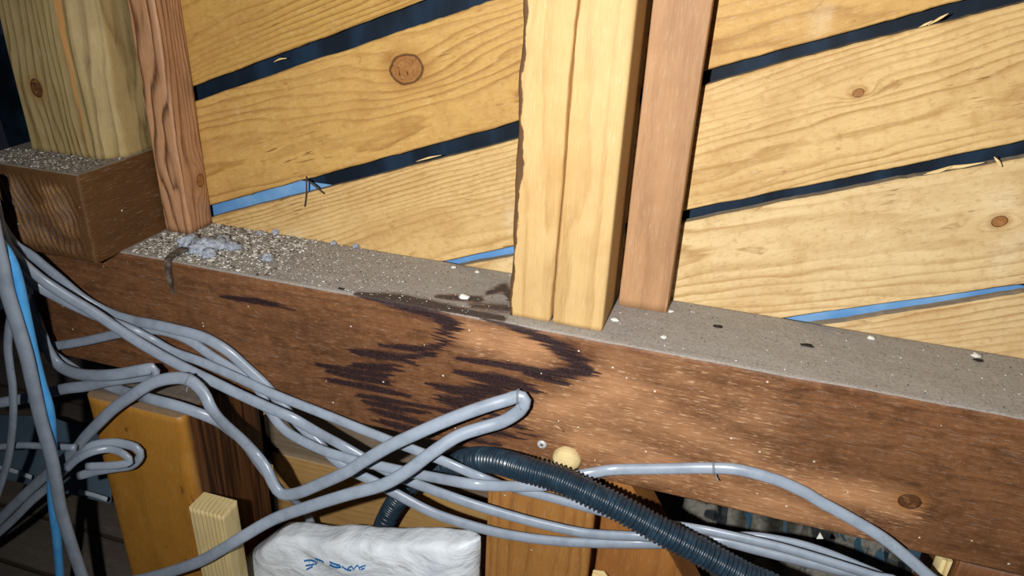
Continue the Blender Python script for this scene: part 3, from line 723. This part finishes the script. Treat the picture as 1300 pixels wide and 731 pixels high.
# arc from the left joint, over the middle post, behind the conduit and away right
c_e, Pe, he = cable('cable', [(38, 452, .10), (42, 447, .04), (49, 442, -.006), (57, 441, -.016), (102, 434, -.016), (153, 423, -.014), (185, 418, -.008), (216, 422, -.007), (242, 433, -.007), (268, 451, -.007), (292, 466, -.007), (317, 483, -.007), (332, 500, -.009), (342, 521, -.012), (363, 547, -.02), (404, 569, -.024),
    (442, 582, -.026), (490, 593, -.03), (537, 603, -.038), (590, 613, -.062), (615, 616, -.06), (640, 617, -.048), (664, 617, -.034), (692, 616, -.026), (715, 610, -.022), (737, 603, -.02), (760, 599, -.014), (780, 596, -.008), (841, 595, -.007), (898, 594, -.007), (936, 596, -.007), (983, 608, -.007), (1020, 624, -.007), (1040, 636, -.008), (1080, 658, -.012),
    (1120, 682, -.016), (1150, 706, -.02), (1180, 732, -.024), (1205, 755, -.03)], 14.5, 'grey cable with a wire tie arching over the beam face and down to the right', tail=-.055, twist=lambda t: .45 * float(ss(.5, .62, t)))
def near_i(P3, px, py):
    q = to_px(P3); return int(np.argmin((q[:, 0] - px) ** 2 + (q[:, 1] - py) ** 2))
tie(c_e, Pe, near_i(Pe, 906, 594), he)
# big loop in front of everything
c_g, Pg, hg = cable('cable', [(-30, 690, -.10), (0, 659, -.095), (27, 632, -.09), (54, 607, -.085), (94, 572, -.088), (107, 556, -.089), (130, 532, -.09), (145, 518, -.088), (169, 501, -.086), (194, 486, -.08), (219, 480, -.076), (240, 482, -.074), (258, 498, -.076), (268, 518, -.08),
    (283, 536, -.07), (305, 556, -.056), (323, 575, -.05), (337, 593, -.055), (347, 614, -.06), (358, 627, -.062), (380, 625, -.064), (409, 613, -.065), (440, 599, -.064), (462, 585, -.062), (495, 566, -.06), (527, 551, -.054), (571, 532, -.042), (615, 516, -.030), (645, 507, -.022), (658, 503, -.02), (666, 508, -.02), (660, 521, -.022), (638, 535, -.026), (615, 542, -.032),
    (582, 553, -.042), (549, 574, -.056), (517, 598, -.066), (484, 616, -.072), (440, 628, -.076), (395, 642, -.078), (347, 659, -.085), (305, 683, -.104), (280, 698, -.11), (252, 713, -.112), (211, 727, -.112), (170, 737, -.112), (120, 745, -.112)], 15,
    'thick grey cable folded into a sharp loop whose tip touches the water stain', y=-.06)
tie(c_g, Pg, near_i(Pg, 241, 482), hg); tie(c_g, Pg, near_i(Pg, 657, 503), hg)
# thin cable passing below, down behind the bag
cable('cable', [(34, 416, .10), (40, 419, .04), (51, 434, -.034), (62, 446, -.034), (75, 456, -.034), (90, 466, -.034), (110, 479, -.036), (130, 486, -.043), (145, 492, -.045), (159, 497, -.052), (177, 502, -.064), (194, 507, -.076), (231, 517, -.074), (268, 531, -.066), (292, 547, -.05), (310, 562, -.04), (330, 590, -.03), (350, 614, -.02), (372, 634, .02), (388, 650, .044), (396, 668, .05), (403, 690, .052), (408, 712, .054)],
      12.5, 'thinner grey cable going down behind the white bag past the dark post')
# small folded loop at the left end of the beam
cable('cable', [(36, 378, .08), (43, 392, .02), (53, 424, -.048), (60, 441, -.052), (66, 453, -.052), (78, 466, -.052), (102, 475, -.062), (140, 476, -.07), (178, 470, -.066), (193, 468, -.062), (197, 472, -.057), (190, 476, -.053), (176, 478, -.053), (140, 483, -.057), (109, 490, -.057), (79, 494, -.057), (40, 504, -.04), (0, 511, -.05), (-30, 515, -.05)],
      14, 'short grey cable folded back on itself against the dark beam end')
# coil behind the amber post front
cable('cable', [(-20, 692, -.115), (12, 664, -.11), (40, 636, -.105), (63, 616, -.1), (90, 588, -.106), (105, 575, -.106), (119, 565, -.1), (148, 562, -.088), (172, 568, -.083), (178, 578, -.083), (168, 590, -.085), (146, 594, -.09), (122, 598, -.095), (100, 604, -.1)],
      11, 'grey cable turned back in a tight coil in front of the amber post')
cable('cable', [(84, 596, -.119), (98, 583, -.117), (118, 573, -.112), (140, 570, -.1), (158, 577, -.1), (165, 586, -.1), (150, 590, -.106), (110, 592, -.116)], 10, 'inner grey cable of the tight coil in front of the amber post')
# hanging bunch at the far left
cable('cable', [(-14, 260, -.135), (-4, 310, -.135), (2, 335, -.135), (9, 370, -.135), (20, 406, -.135), (33, 450, -.135), (43, 494, -.135), (52, 533, -.135), (65, 580, -.135), (71, 611, -.135), (77, 645, -.135), (89, 686, -.135), (105, 733, -.135), (120, 770, -.135)], 19, 'wide grey cable hanging straight down beside the blue cable')
cable('cable', [(-6, 300, -.122), (7, 318, -.122), (16, 335, -.122), (23, 357, -.122), (28, 380, -.122), (34, 408, -.122), (43, 450, -.122), (53, 489, -.122), (61, 514, -.122), (65, 540, -.122), (66, 580, -.122), (66, 620, -.122), (68, 650, -.122), (72, 681, -.122), (75, 716, -.122), (78, 750, -.122)], 12, 'bright blue cable hanging down at the left', blue_sheath, .9, group='blue cables')
cable('cable', [(16, 395, -.115), (12, 413, -.115), (10, 441, -.115), (13, 468, -.115), (16, 490, -.115), (17, 524, -.115), (15, 551, -.115), (11, 580, -.115), (4, 605, -.115), (-8, 640, -.122), (-25, 690, -.135)], 11, 'thin pale cable hanging behind the wide grey one')
cable('cable', [(-30, 568, -.102), (0, 567, -.102), (27, 565, -.102), (53, 566, -.102), (78, 567, -.102), (96, 568, -.102)], 8.5, 'thin grey cable running level behind the hanging cables', ratio=.9)

# corrugated conduit
def conduit():
    pts_px = [(468, 722, .075), (480, 688, .07), (490, 660, .066), (505, 634, .06), (524, 612, .054), (548, 597, .04), (575, 589, .016), (602, 583, -.016), (630, 585, -.036), (665, 595, -.052), (700, 605, -.056), (731, 618, -.06), (783, 643, -.064),
              (840, 674, -.066), (900, 706, -.068), (947, 732, -.07), (1000, 760, -.07)]
    base = [at(a, b, y=c) for a, b, c in pts_px]; E = base[-1]
    base += [E + Vector((.06, -.02, -.05)), E + Vector((.11, -.05, -.14)), Vector((E.x + .17, E.y - .09, ZF + .05)), Vector((E.x + .28, E.y - .12, ZF + .022)), Vector((E.x + .5, E.y - .14, ZF + .022))]
    base = catmull(base, .0009)
    # arc length profile: a rib every 4 mm
    R = .0138; L = 0; S = [0]
    for i in range(1, len(base)): L += (base[i] - base[i-1]).length; S.append(L)
    def rf(i):
        ph = (S[i] / .0050) % 1.0
        return 1.0 + .085 * (1 if .12 < ph < .52 else (-1 if .64 < ph < .98 else 0))
    g = G('conduit_plastic', .32, .5)
    m = g.done(g.mix(g.rng(g.noise(g.P, 70, 4), .45, .7), srgb('#1d2d3a'), srgb('#2a3e4d')))
    o = sweep('corrugated_conduit', base, R, R, m, None, 20, radf=rf)
    return tag(o, 'dark blue-grey corrugated conduit curving over the grey cables', 'conduit')
conduit()

# ================================================================== SMALL HARDWARE
g = G('galvanised', .35, .5); g.b.inputs['Metallic'].default_value = .15; galv = g.done(g.mix(g.noise(g.P, 200, 3), srgb('#e2e4e6'), srgb('#a5a8ac')))
g = G('rusty_iron', .7, .3); iron = g.done(g.mix(g.rng(g.noise(g.P, 120, 4), .4, .65), srgb('#6f675e'), srgb('#463a31')))
def lathe(name, prof, mat, parent, M, n=28, smooth=True):
    V = []; Fc = []; m = len(prof)
    for (r, h) in prof:
        for j in range(n): a = 2 * math.pi * j / n; V.append((r * math.cos(a), r * math.sin(a), h))
    for i in range(m - 1):
        for j in range(n): Fc.append((i*n+j, i*n+(j+1) % n, (i+1)*n+(j+1) % n, (i+1)*n+j))
    Fc.append(tuple((m-1)*n+j for j in range(n)))
    return link(name, V, Fc, mat, parent, smooth, M)
# screw head: object Z points out of the beam (-Y)
ps = at(688, 564, y=0)
Mscr = Matrix.Translation(ps + Vector((0, .0005, 0))) @ Matrix.Rotation(math.radians(90), 4, 'X') @ Matrix.Rotation(.4, 4, 'Z')
scr = empty('screw', ps + Vector((0, .0005, 0))); scr.matrix_world = Mscr; WM[scr.name] = Mscr
lathe('head', [(.0052, -.002), (.0056, .0008), (.005, .0018), (.003, .0026), (.0026, .0026), (.0018, .0012)], galv, scr, Mscr)
for k in range(2):
    Mx = Mscr @ Matrix.Rotation(k * math.pi / 2, 4, 'Z')
    a, b, h = .0026, .0006, .0028
    link('slot', [(-a, -b, h - .001), (a, -b, h - .001), (a, b, h - .001), (-a, b, h - .001), (-a, -b, h), (a, -b, h), (a, b, h), (-a, b, h)], [(3, 2, 1, 0), (4, 5, 6, 7), (0, 1, 5, 4), (1, 2, 6, 5), (2, 3, 7, 6), (3, 0, 4, 7)], iron, scr, False, Mx)
tag(scr, 'small silver cross-head screw driven into the beam face', 'screw')
# wooden plug
pp = at(720, 582, y=0)
Mp = Matrix.Translation(pp) @ Matrix.Rotation(math.radians(90), 4, 'X')
plug_mat = wood('plug_pale', '#d8c491', '#b09a62', ring=300, pith=(.03, .0), contrast=.3, fiber=.5, bump=.4, dust=0)
R_ = .0168
prof = [(R_, -.002)] + [(R_ * math.cos(t * math.pi / 2) ** .75, .013 * math.sin(t * math.pi / 2)) for t in np.linspace(.0, .97, 10)]
o = lathe('wooden_plug', prof, plug_mat, None, Mp, 36)
for v in o.data.vertices:
    k = 1 + .05 * vn(v.co.x * 120, v.co.y * 120, v.co.z * 120); v.co = Vector((v.co.x * k, v.co.y * k, v.co.z * k))
tag(o, 'round pale wooden plug in the beam face above the conduit', 'plug')
# iron staple bent over the front edge of the beam
sx = at(212, 330, y=-.003).x
def ribbon(pts, wid, th, name, mat, parent, right=Vector((1, 0, 0))):
    V = []; n = len(pts)
    for i, (p, kx) in enumerate(pts):
        t = (pts[min(i+1, n-1)][0] - pts[max(i-1, 0)][0]).normalized(); nr = right.cross(t).normalized()
        for a, b in ((-1, -1), (1, -1), (1, 1), (-1, 1)): V.append(p + right * a * wid * kx / 2 + nr * b * th / 2)
    Fc = [(i*4+j, i*4+(j+1) % 4, i*4+4+(j+1) % 4, i*4+4+j) for i in range(n-1) for j in range(4)] + [(3, 2, 1, 0), tuple(4*(n-1)+j for j in range(4))]
    return link(name, V, Fc, mat, parent, False)
o = ribbon([(Vector((sx, .040, -.002)), .7), (Vector((sx, .034, .004)), 1.9), (Vector((sx, .024, .006)), 1.3), (Vector((sx, .006, .0055)), 1), (Vector((sx, -.001, .004)), 1), (Vector((sx, -.0035, -.003)), .9), (Vector((sx, -.0035, -.022)), .8), (Vector((sx, -.003, -.032)), .4), (Vector((sx, -.002, -.042)), .2)], .0085, .003, 'iron_staple', iron, None)
tag(o, 'rusty iron staple bent over the beam edge by the reddish stud', 'staple')

# ================================================================== DUST AND CRUMBS ON THE BEAM TOP
def lump(name, c, rx, ry, rz, mat, seed, rough=.45, n=3, parent=None):
    import bmesh
    bm = bmesh.new(); bmesh.ops.create_icosphere(bm, subdivisions=n, radius=1)
    for v in bm.verts:
        k = 1 + rough * vn(v.co.x * 1.7 + seed * 3.3, v.co.y * 1.7, v.co.z * 1.7) + rough * .7 * vn(v.co.x * 4.5, v.co.y * 4.5 + seed, v.co.z * 4.5)
        v.co = Vector((v.co.x * k * rx, v.co.y * k * ry, max(v.co.z * k * rz, -rz * .35)))
    me = bpy.data.meshes.new(name); bm.to_mesh(me); bm.free(); me.shade_smooth(); me.materials.append(mat)
    o = bpy.data.objects.new(name, me); col.objects.link(o); o.location = (c[0], c[1], c[2] + rz * .35); WM[o.name] = Matrix.Translation(o.location)
    return o
g = G('insulation_grey', .95, .1)
ins = g.done(g.mix(g.rng(g.noise(g.P, 260, 4), .35, .65), srgb('#b9c2cf'), srgb('#8d96a3')), g.bump(g.noise(g.P, 420, 4), .9, .002))
HEAP = ['grey insulation clump next to the iron staple', 'largest light grey clump of the insulation heap by the reddish stud', 'broad crumbly clump in the middle of the insulation heap', 'insulation clump touching the foot of the reddish stud',
        'medium insulation clump at the loose end of the heap', 'smallest outlying clump of the insulation heap', 'low insulation clump at the front of the heap facing the beam edge']
for k, (px, py, r) in enumerate([(240, 309, 12), (258, 315, 14), (272, 313, 13), (283, 306, 9), (293, 312, 8), (302, 313, 5), (266, 322, 8)]):
    p = at(px, py, z=.003); m = r * .00105
    tag(lump('insulation_clump', (p.x, p.y, .0008), m * 1.05, m * 1.2, m * .75, ins, k + 1), HEAP[k], 'insulation', 'insulation heap')
for k, (px, py, r, lb) in enumerate([(351, 293, 6, 'small grey insulation clump against the boards beside the heap'), (340, 327, 8, 'loose grey insulation clump on the dust in front of the heap'), (452, 311, 5, 'lone grey insulation crumb at the foot of the boards'),
                                  (424, 307, 4, 'tiny grey insulation crumb at the foot of the boards'), (330, 294, 4, 'pale insulation crumb close to the heap')]):
    p = at(px, py, z=.003); m = r * .0009
    tag(lump('insulation_clump', (p.x, p.y, .0006), m, m * 1.1, m * .8, ins, k + 20), lb, 'insulation', 'loose insulation crumbs')
g = G('plaster_white', .8, .2); plaster = g.done(g.mix(g.noise(g.P, 300, 3), srgb('#eeeeea'), srgb('#c4c2ba')))
for k, (px, py, r, lb) in enumerate([(589, 377, 8, 'white plaster crumb on the stained beam top'), (843, 428, 4, 'round white crumb on the dusty beam top near the edge'), (852, 395, 4, 'round white crumb by the foot of the pinkish stud'),
                                  (1106, 429, 5, 'pale crumb on the dusty beam top below the blue strip'), (1240, 452, 6, 'white flake on the beam top against the boards'), (576, 339, 4, 'pale chip on the dusty beam top left of the cracked post'),
                                  (606, 345, 4, 'white chip on the dusty beam top beside the cracked post'), (781, 406, 5, 'pale wood chip next to the cracked post foot')]):
    p = at(px, py, z=.001); m = r * .0007
    tag(lump('plaster_crumb', (p.x, p.y, .0004), m * 1.2, m, m * .6, plaster, k + 40, .5, 2), lb, 'crumb', 'crumbs on the beam top')
g = G('dark_litter', .8, .2); litter = g.done(srgb('#2a241e'))
for k, (px, py, r, lb) in enumerate([(911, 414, 5, 'dark insect remains on the dusty beam top'), (1024, 438, 6, 'dark curled litter on the dusty beam top below the blue strip'), (668, 362, 0, ''), (433, 366, 4, 'dark splinter on the dusty beam edge'), (1242, 457, 5, 'dark droppings beside the white flake')]):
    if not r: continue
    p = at(px, py, z=.001); m = r * .0007
    tag(lump('litter', (p.x, p.y, .0003), m * 1.5, m * .7, m * .4, litter, k + 60, .6, 2), lb, 'litter', 'dark litter on the beam top')
# fine grit: thousands of grains, thick at the left where the old insulation lies
V = []; Fc = []; MI = []
tet = [(1, 1, 1), (-1, -1, 1), (-1, 1, -1), (1, -1, -1)]
blocked = [(PX0 - .003, PX1 + .003, PY0 - .003, .13), (.053, .114, .086, .13), (-.56, -.513, .078, .13), (-.72, CBX1 + .003, -.04, .2)]
n = 0
while n < 6600:
    if n < 5900: x = -.55 + abs(random.gauss(0, .16)); y = random.uniform(.006, .126)
    else: x = random.uniform(-.55, .62); y = random.uniform(.006, .126)
    if any(a < x < b and c < y < d for a, b, c, d in blocked): n += 1; continue
    s = random.uniform(.0004, .0011) * (1.5 if random.random() < .1 else 1) * (1.35 if x < -.35 else .8)
    k = len(V); a = random.uniform(0, 6.28); c_, s__ = math.cos(a), math.sin(a)
    for (tx, ty, tz) in tet:
        tx *= random.uniform(.5, 1.6); V.append((x + s * (tx * c_ - ty * s__), y + s * (tx * s__ + ty * c_), .0003 + s * .7 * (tz * .6 + .4)))
    Fc += [(k, k+1, k+2), (k, k+3, k+1), (k, k+2, k+3), (k+1, k+3, k+2)]; MI += [0 if random.random() < .5 else (1 if random.random() < .7 else 2)] * 4
    n += 1
for _ in range(1500):
    x = random.uniform(CBX0 + .004, CBX1 - .003); y = random.uniform(CBY + .006, .023 if x < -.565 else .16); s = random.uniform(.0004, .0012); k = len(V); a = random.uniform(0, 6.28); c_, s__ = math.cos(a), math.sin(a)
    for (tx, ty, tz) in tet: V.append((x + s * (tx * c_ - ty * s__), y + s * (tx * s__ + ty * c_), .1098 + s * .7 * (tz * .6 + .4)))
    Fc += [(k, k+1, k+2), (k, k+3, k+1), (k, k+2, k+3), (k+1, k+3, k+2)]; MI += [0 if random.random() < .6 else (1 if random.random() < .5 else 2)] * 4
g = G('grit_grey', .95); gm1 = g.done(srgb('#8e8678'))
o = link('dust_grit', V, Fc, gm1, None, False); o.data.materials.append(plaster); o.data.materials.append(G('grit_brown', .95).done(srgb('#4f4232')))
o.data.polygons.foreach_set('material_index', MI)
tag(o, 'grey dust and grit strewn over the tops of both beams', 'dust', kind='stuff')

# ================================================================== WHITE BAG
g = G('white_plastic', .42, .4)
n1 = g.noise(g.P, 22, 5); cr = g.voro(g.P, 30, 'DISTANCE_TO_EDGE')
bag_mat = g.done(g.mix(g.rng(n1, .4, .7, 0, .7), srgb('#e9f1f8'), srgb('#ccd7e1')), g.bump(g.math('ADD', g.noise(g.vm('MULTIPLY', g.P, (14, 14, 30)), 1, 5, .5, dist=1.5), g.math('MULTIPLY', g.noise(g.P, 60, 3), .4)), .6, .008))
def bag():
    # top line of the bag in photo pixels, depth of its front plane
    top = [(304, 714), (322, 698), (344, 682), (356, 674), (380, 673), (410, 678), (440, 676), (470, 680), (500, 681), (530, 680), (560, 681), (590, 682), (613, 684)]
    T = [at(a, b, y=.0) for a, b in top]
    xs = [p.x for p in T]; zs = [p.z for p in T]
    x0, x1 = xs[0] + .008, xs[-1] - .004
    V = []; Fc = []; nu, nv = 90, 60
    for i in range(nu + 1):
        x = x0 + (x1 - x0) * i / nu; zt = float(np.interp(x, xs, zs)) + .002 * vn(x * 40, 3)
        ex = max(0, 1 - min(x - x0, (x1 - x)) / .05)
        depth = .028 * math.sqrt(max(.02, 1 - ex ** 2))
        for j in range(nv):
            a = 2 * math.pi * j / nv; ca_, sa_ = math.cos(a), math.sin(a)
            hz = (zt - ZF - .004) / 2; zc = ZF + .004 + hz
            yy = .003 - depth * math.copysign(abs(ca_) ** .45, ca_); zz = zc + hz * math.copysign(abs(sa_) ** .35, sa_)
            q = Vector((x, yy, zz)); d = .006 * vn(x * 17, zz * 22, yy * 20) + .0035 * vn(x * 45, zz * 55, 4) + .0018 * abs(vn(x * 100, zz * 90, 9))
            V.append(Vector((x + .002 * vn(zz * 30, yy * 30), yy - d * (ca_ > 0) * (1 - ex * .6), max(ZF + .004, zz))))
    for i in range(nu):
        for j in range(nv): a = i*nv+j; b = i*nv+(j+1) % nv; Fc.append((a, b, b+nv, a+nv))
    Fc.append(tuple(reversed(range(nv)))); Fc.append(tuple(nu*nv+j for j in range(nv)))
    o = link('plastic_bag', V, Fc, bag_mat, None)
    tag(o, 'crumpled white plastic bag with blue print between the posts', 'bag')
    bv = BVHTree.FromPolygons([tuple(v) for v in V], Fc)
    ink = G('blue_ink', .5).done(srgb('#1f6fb2'))
    marks = [  # two clusters of broken blue lettering
        [(386, 712), (394, 711), (401, 713)], [(388, 718), (395, 717), (403, 715)], [(389, 723), (397, 719)], [(393, 711), (392, 719)], [(400, 709), (408, 712), (411, 714)], [(403, 712), (401, 717)],
        [(418, 713), (425, 716), (432, 718)], [(418, 717), (426, 720), (433, 720)], [(420, 714), (422, 720)], [(427, 716), (428, 721)], [(434, 719), (440, 723), (446, 724)], [(441, 722), (446, 719), (449, 724)],
        [(449, 722), (454, 718), (457, 724)], [(455, 721), (460, 719), (464, 718)], [(458, 723), (463, 721)]]
    VV = []; FF = []
    for mk in marks:
        mk = catmull([Vector((a, b, 0)) for a, b in mk], 1.2); row = []
        for q in mk:
            for dy in (-1.15, 1.15):
                d = Vector(ray(q.x, q.y + dy)).normalized(); h = bv.ray_cast(Vector(CAM), d)[0]
                if h is None: h = at(q.x, q.y + dy, y=-.02)
                VV.append(h - d * .0006)
        k0 = len(VV) - 2 * len(mk)
        for i in range(len(mk) - 1): a = k0 + 2 * i; FF.append((a, a+1, a+3, a+2))
    pr = link('print', VV, FF, ink, o, False); pr['label'] = 'blue printed lettering, mostly rubbed off'
    md = pr.modifiers.new('thick', 'SOLIDIFY'); md.thickness = .0003
    return o
bag()

# ================================================================== CLUTTER IN THE DARK
# crumpled patterned sheet lying behind, seen under the beam to the right
g = G('patterned_paper', .7, .3)
q = g.vm('MULTIPLY', g.P, (1, .5, .5)); nn = g.noise(q, 16, 3, dist=1.5); n2 = g.noise(g.vm('ADD', q, (3, 1, 0)), 20, 2, dist=1.0); n4 = g.noise(g.vm('ADD', q, (7, 1, 2)), 11, 2)
c = g.mix(g.rng(n4, .42, .52), srgb('#26271f'), srgb('#76736a')); c = g.mix(g.rng(nn, .57, .6), c, srgb('#2c4d60'))
c = g.mix(g.rng(n2, .58, .61), c, srgb('#121a22')); c = g.mix(g.rng(g.noise(g.P, 150, 4), .4, .7, 0, .5), c, srgb('#3a372f'))
paper_mat = g.done(c)
def crumple(name, x0, x1, y0, y1, z0, z1, mat, seed, label, cat, amp=.03, n=44):
    V = []; Fc = []
    for i in range(n + 1):
        for j in range(n + 1):
            u, v = i / n, j / n; x = x0 + (x1 - x0) * u; y = y0 + (y1 - y0) * v; z = z0 + (z1 - z0) * v
            d = amp * (vn(x * 9 + seed, v * 3) + .6 * abs(vn(x * 22, v * 7 + seed, 3)) + .3 * vn(x * 60, v * 18, seed))
            V.append((x + d * .3, y - d * .6, max(z + d * .8, ZF + .006)))
    for i in range(n):
        for j in range(n): a = i*(n+1)+j; Fc.append((a, a+n+1, a+n+2, a+1))
    o = link(name, V, Fc, mat, None, False); md = o.modifiers.new('thickness', 'SOLIDIFY'); md.thickness = .0015
    return tag(o, label, cat)
crumple('paper_sheet', .17, .75, .14, .36, -.46, -.17, paper_mat, 3, 'crumpled dark patterned paper lying behind under the beam', 'paper')
g = G('grey_blue_plastic', .45, .4); gbp = g.done(g.mix(g.noise(g.P, 30, 3), srgb('#5e7482'), srgb('#47586a')))
# grey blue offcut sheet at the left with a pale edge
def slab(name, corners, th, mat, label, cat, parent=None):
    cs = [Vector(c) for c in corners]; nrm = (cs[1] - cs[0]).cross(cs[2] - cs[0]).normalized() * th
    V = cs + [c + nrm for c in cs]; n = len(cs)
    Fc = [tuple(reversed(range(n))), tuple(n + k for k in range(n))] + [(k, (k+1) % n, n + (k+1) % n, n + k) for k in range(n)]
    o = link(name, V, Fc, mat, parent, False)
    b = o.modifiers.new('b', 'BEVEL'); b.width = .001; b.segments = 2
    return tag(o, label, cat) if label else o
slab('plastic_sheet', [at(-30, 600, y=.03), at(42, 617, y=.03), at(140, 640, y=.04), at(140, 560, y=.10), at(60, 532, y=.10), at(-30, 530, y=.1)], .006, gbp, 'grey blue plastic sheet lying behind the hanging cables', 'sheet')
edge_mat = G('pale_edge', .6).done(srgb('#b9c4cc'))
for pts_, nm in (([(-6, 592), (18, 598), (40, 606)], 'pale strip along the plastic sheet edge under the hanging cables'), ([(100, 624), (118, 628), (136, 634)], 'pale strip along the plastic sheet edge beside the amber post')):
    P3 = catmull([at(a, b, y=.022) for a, b in pts_], .01)
    tag(sweep('edge_strip', P3, .004, .002, edge_mat, None, 8), nm, 'strip')
# dark backdrop timber and tarp behind the left post
g = G('dark_tarp', .5, .4); tarp = g.done(g.mix(g.rng(g.noise(g.P, 6, 4), .4, .65), srgb('#0f1d28'), srgb('#2a4a5e')))
slab('tarp', [(-1.6, .75, -.25), (-.66, .75, -.25), (-.66, .75, .14), (-1.6, .72, .10)], .004, tarp, 'dark blue tarp hanging far behind the greenish post', 'tarp')
o = timber('rail', 1.0, .05, .035, wood('rail_grey_blue', '#4b5a62', '#333f46', dust=.3), frame((-1.62, .62, .28), (1, 0, 0), (0, 1, 0)), None, 20, 4, 4, .002, .0008, 31)
tag(o, 'grey blue rail in the dark behind the greenish post', 'rail')

# scraps
scrap_mat = G('white_scrap', .7).done(srgb('#d9dbd2'))
slab('paper_scrap', [at(1036, 684, y=.10), at(1046, 684, y=.10), at(1041, 675, y=.105)], .002, scrap_mat, 'tiny white paper triangle in the dark under the beam', 'scrap')
slab('wood_chip', [at(752, 731, y=.012), at(774, 733, y=.012), at(768, 724, y=.016), at(754, 722, y=.016)], .005, pale, 'pale wood chip caught at the brown brace', 'chip')
pts = catmull([at(703, 539, y=-.002), at(709, 543, y=-.003), at(716, 548, y=-.002)], .002)
sweep('splinter', pts, .0022, .001, ms_mat, beam, 6, radf=lambda i, n=len(pts): 1 - .7 * abs(2 * i / max(1, n - 1) - 1))
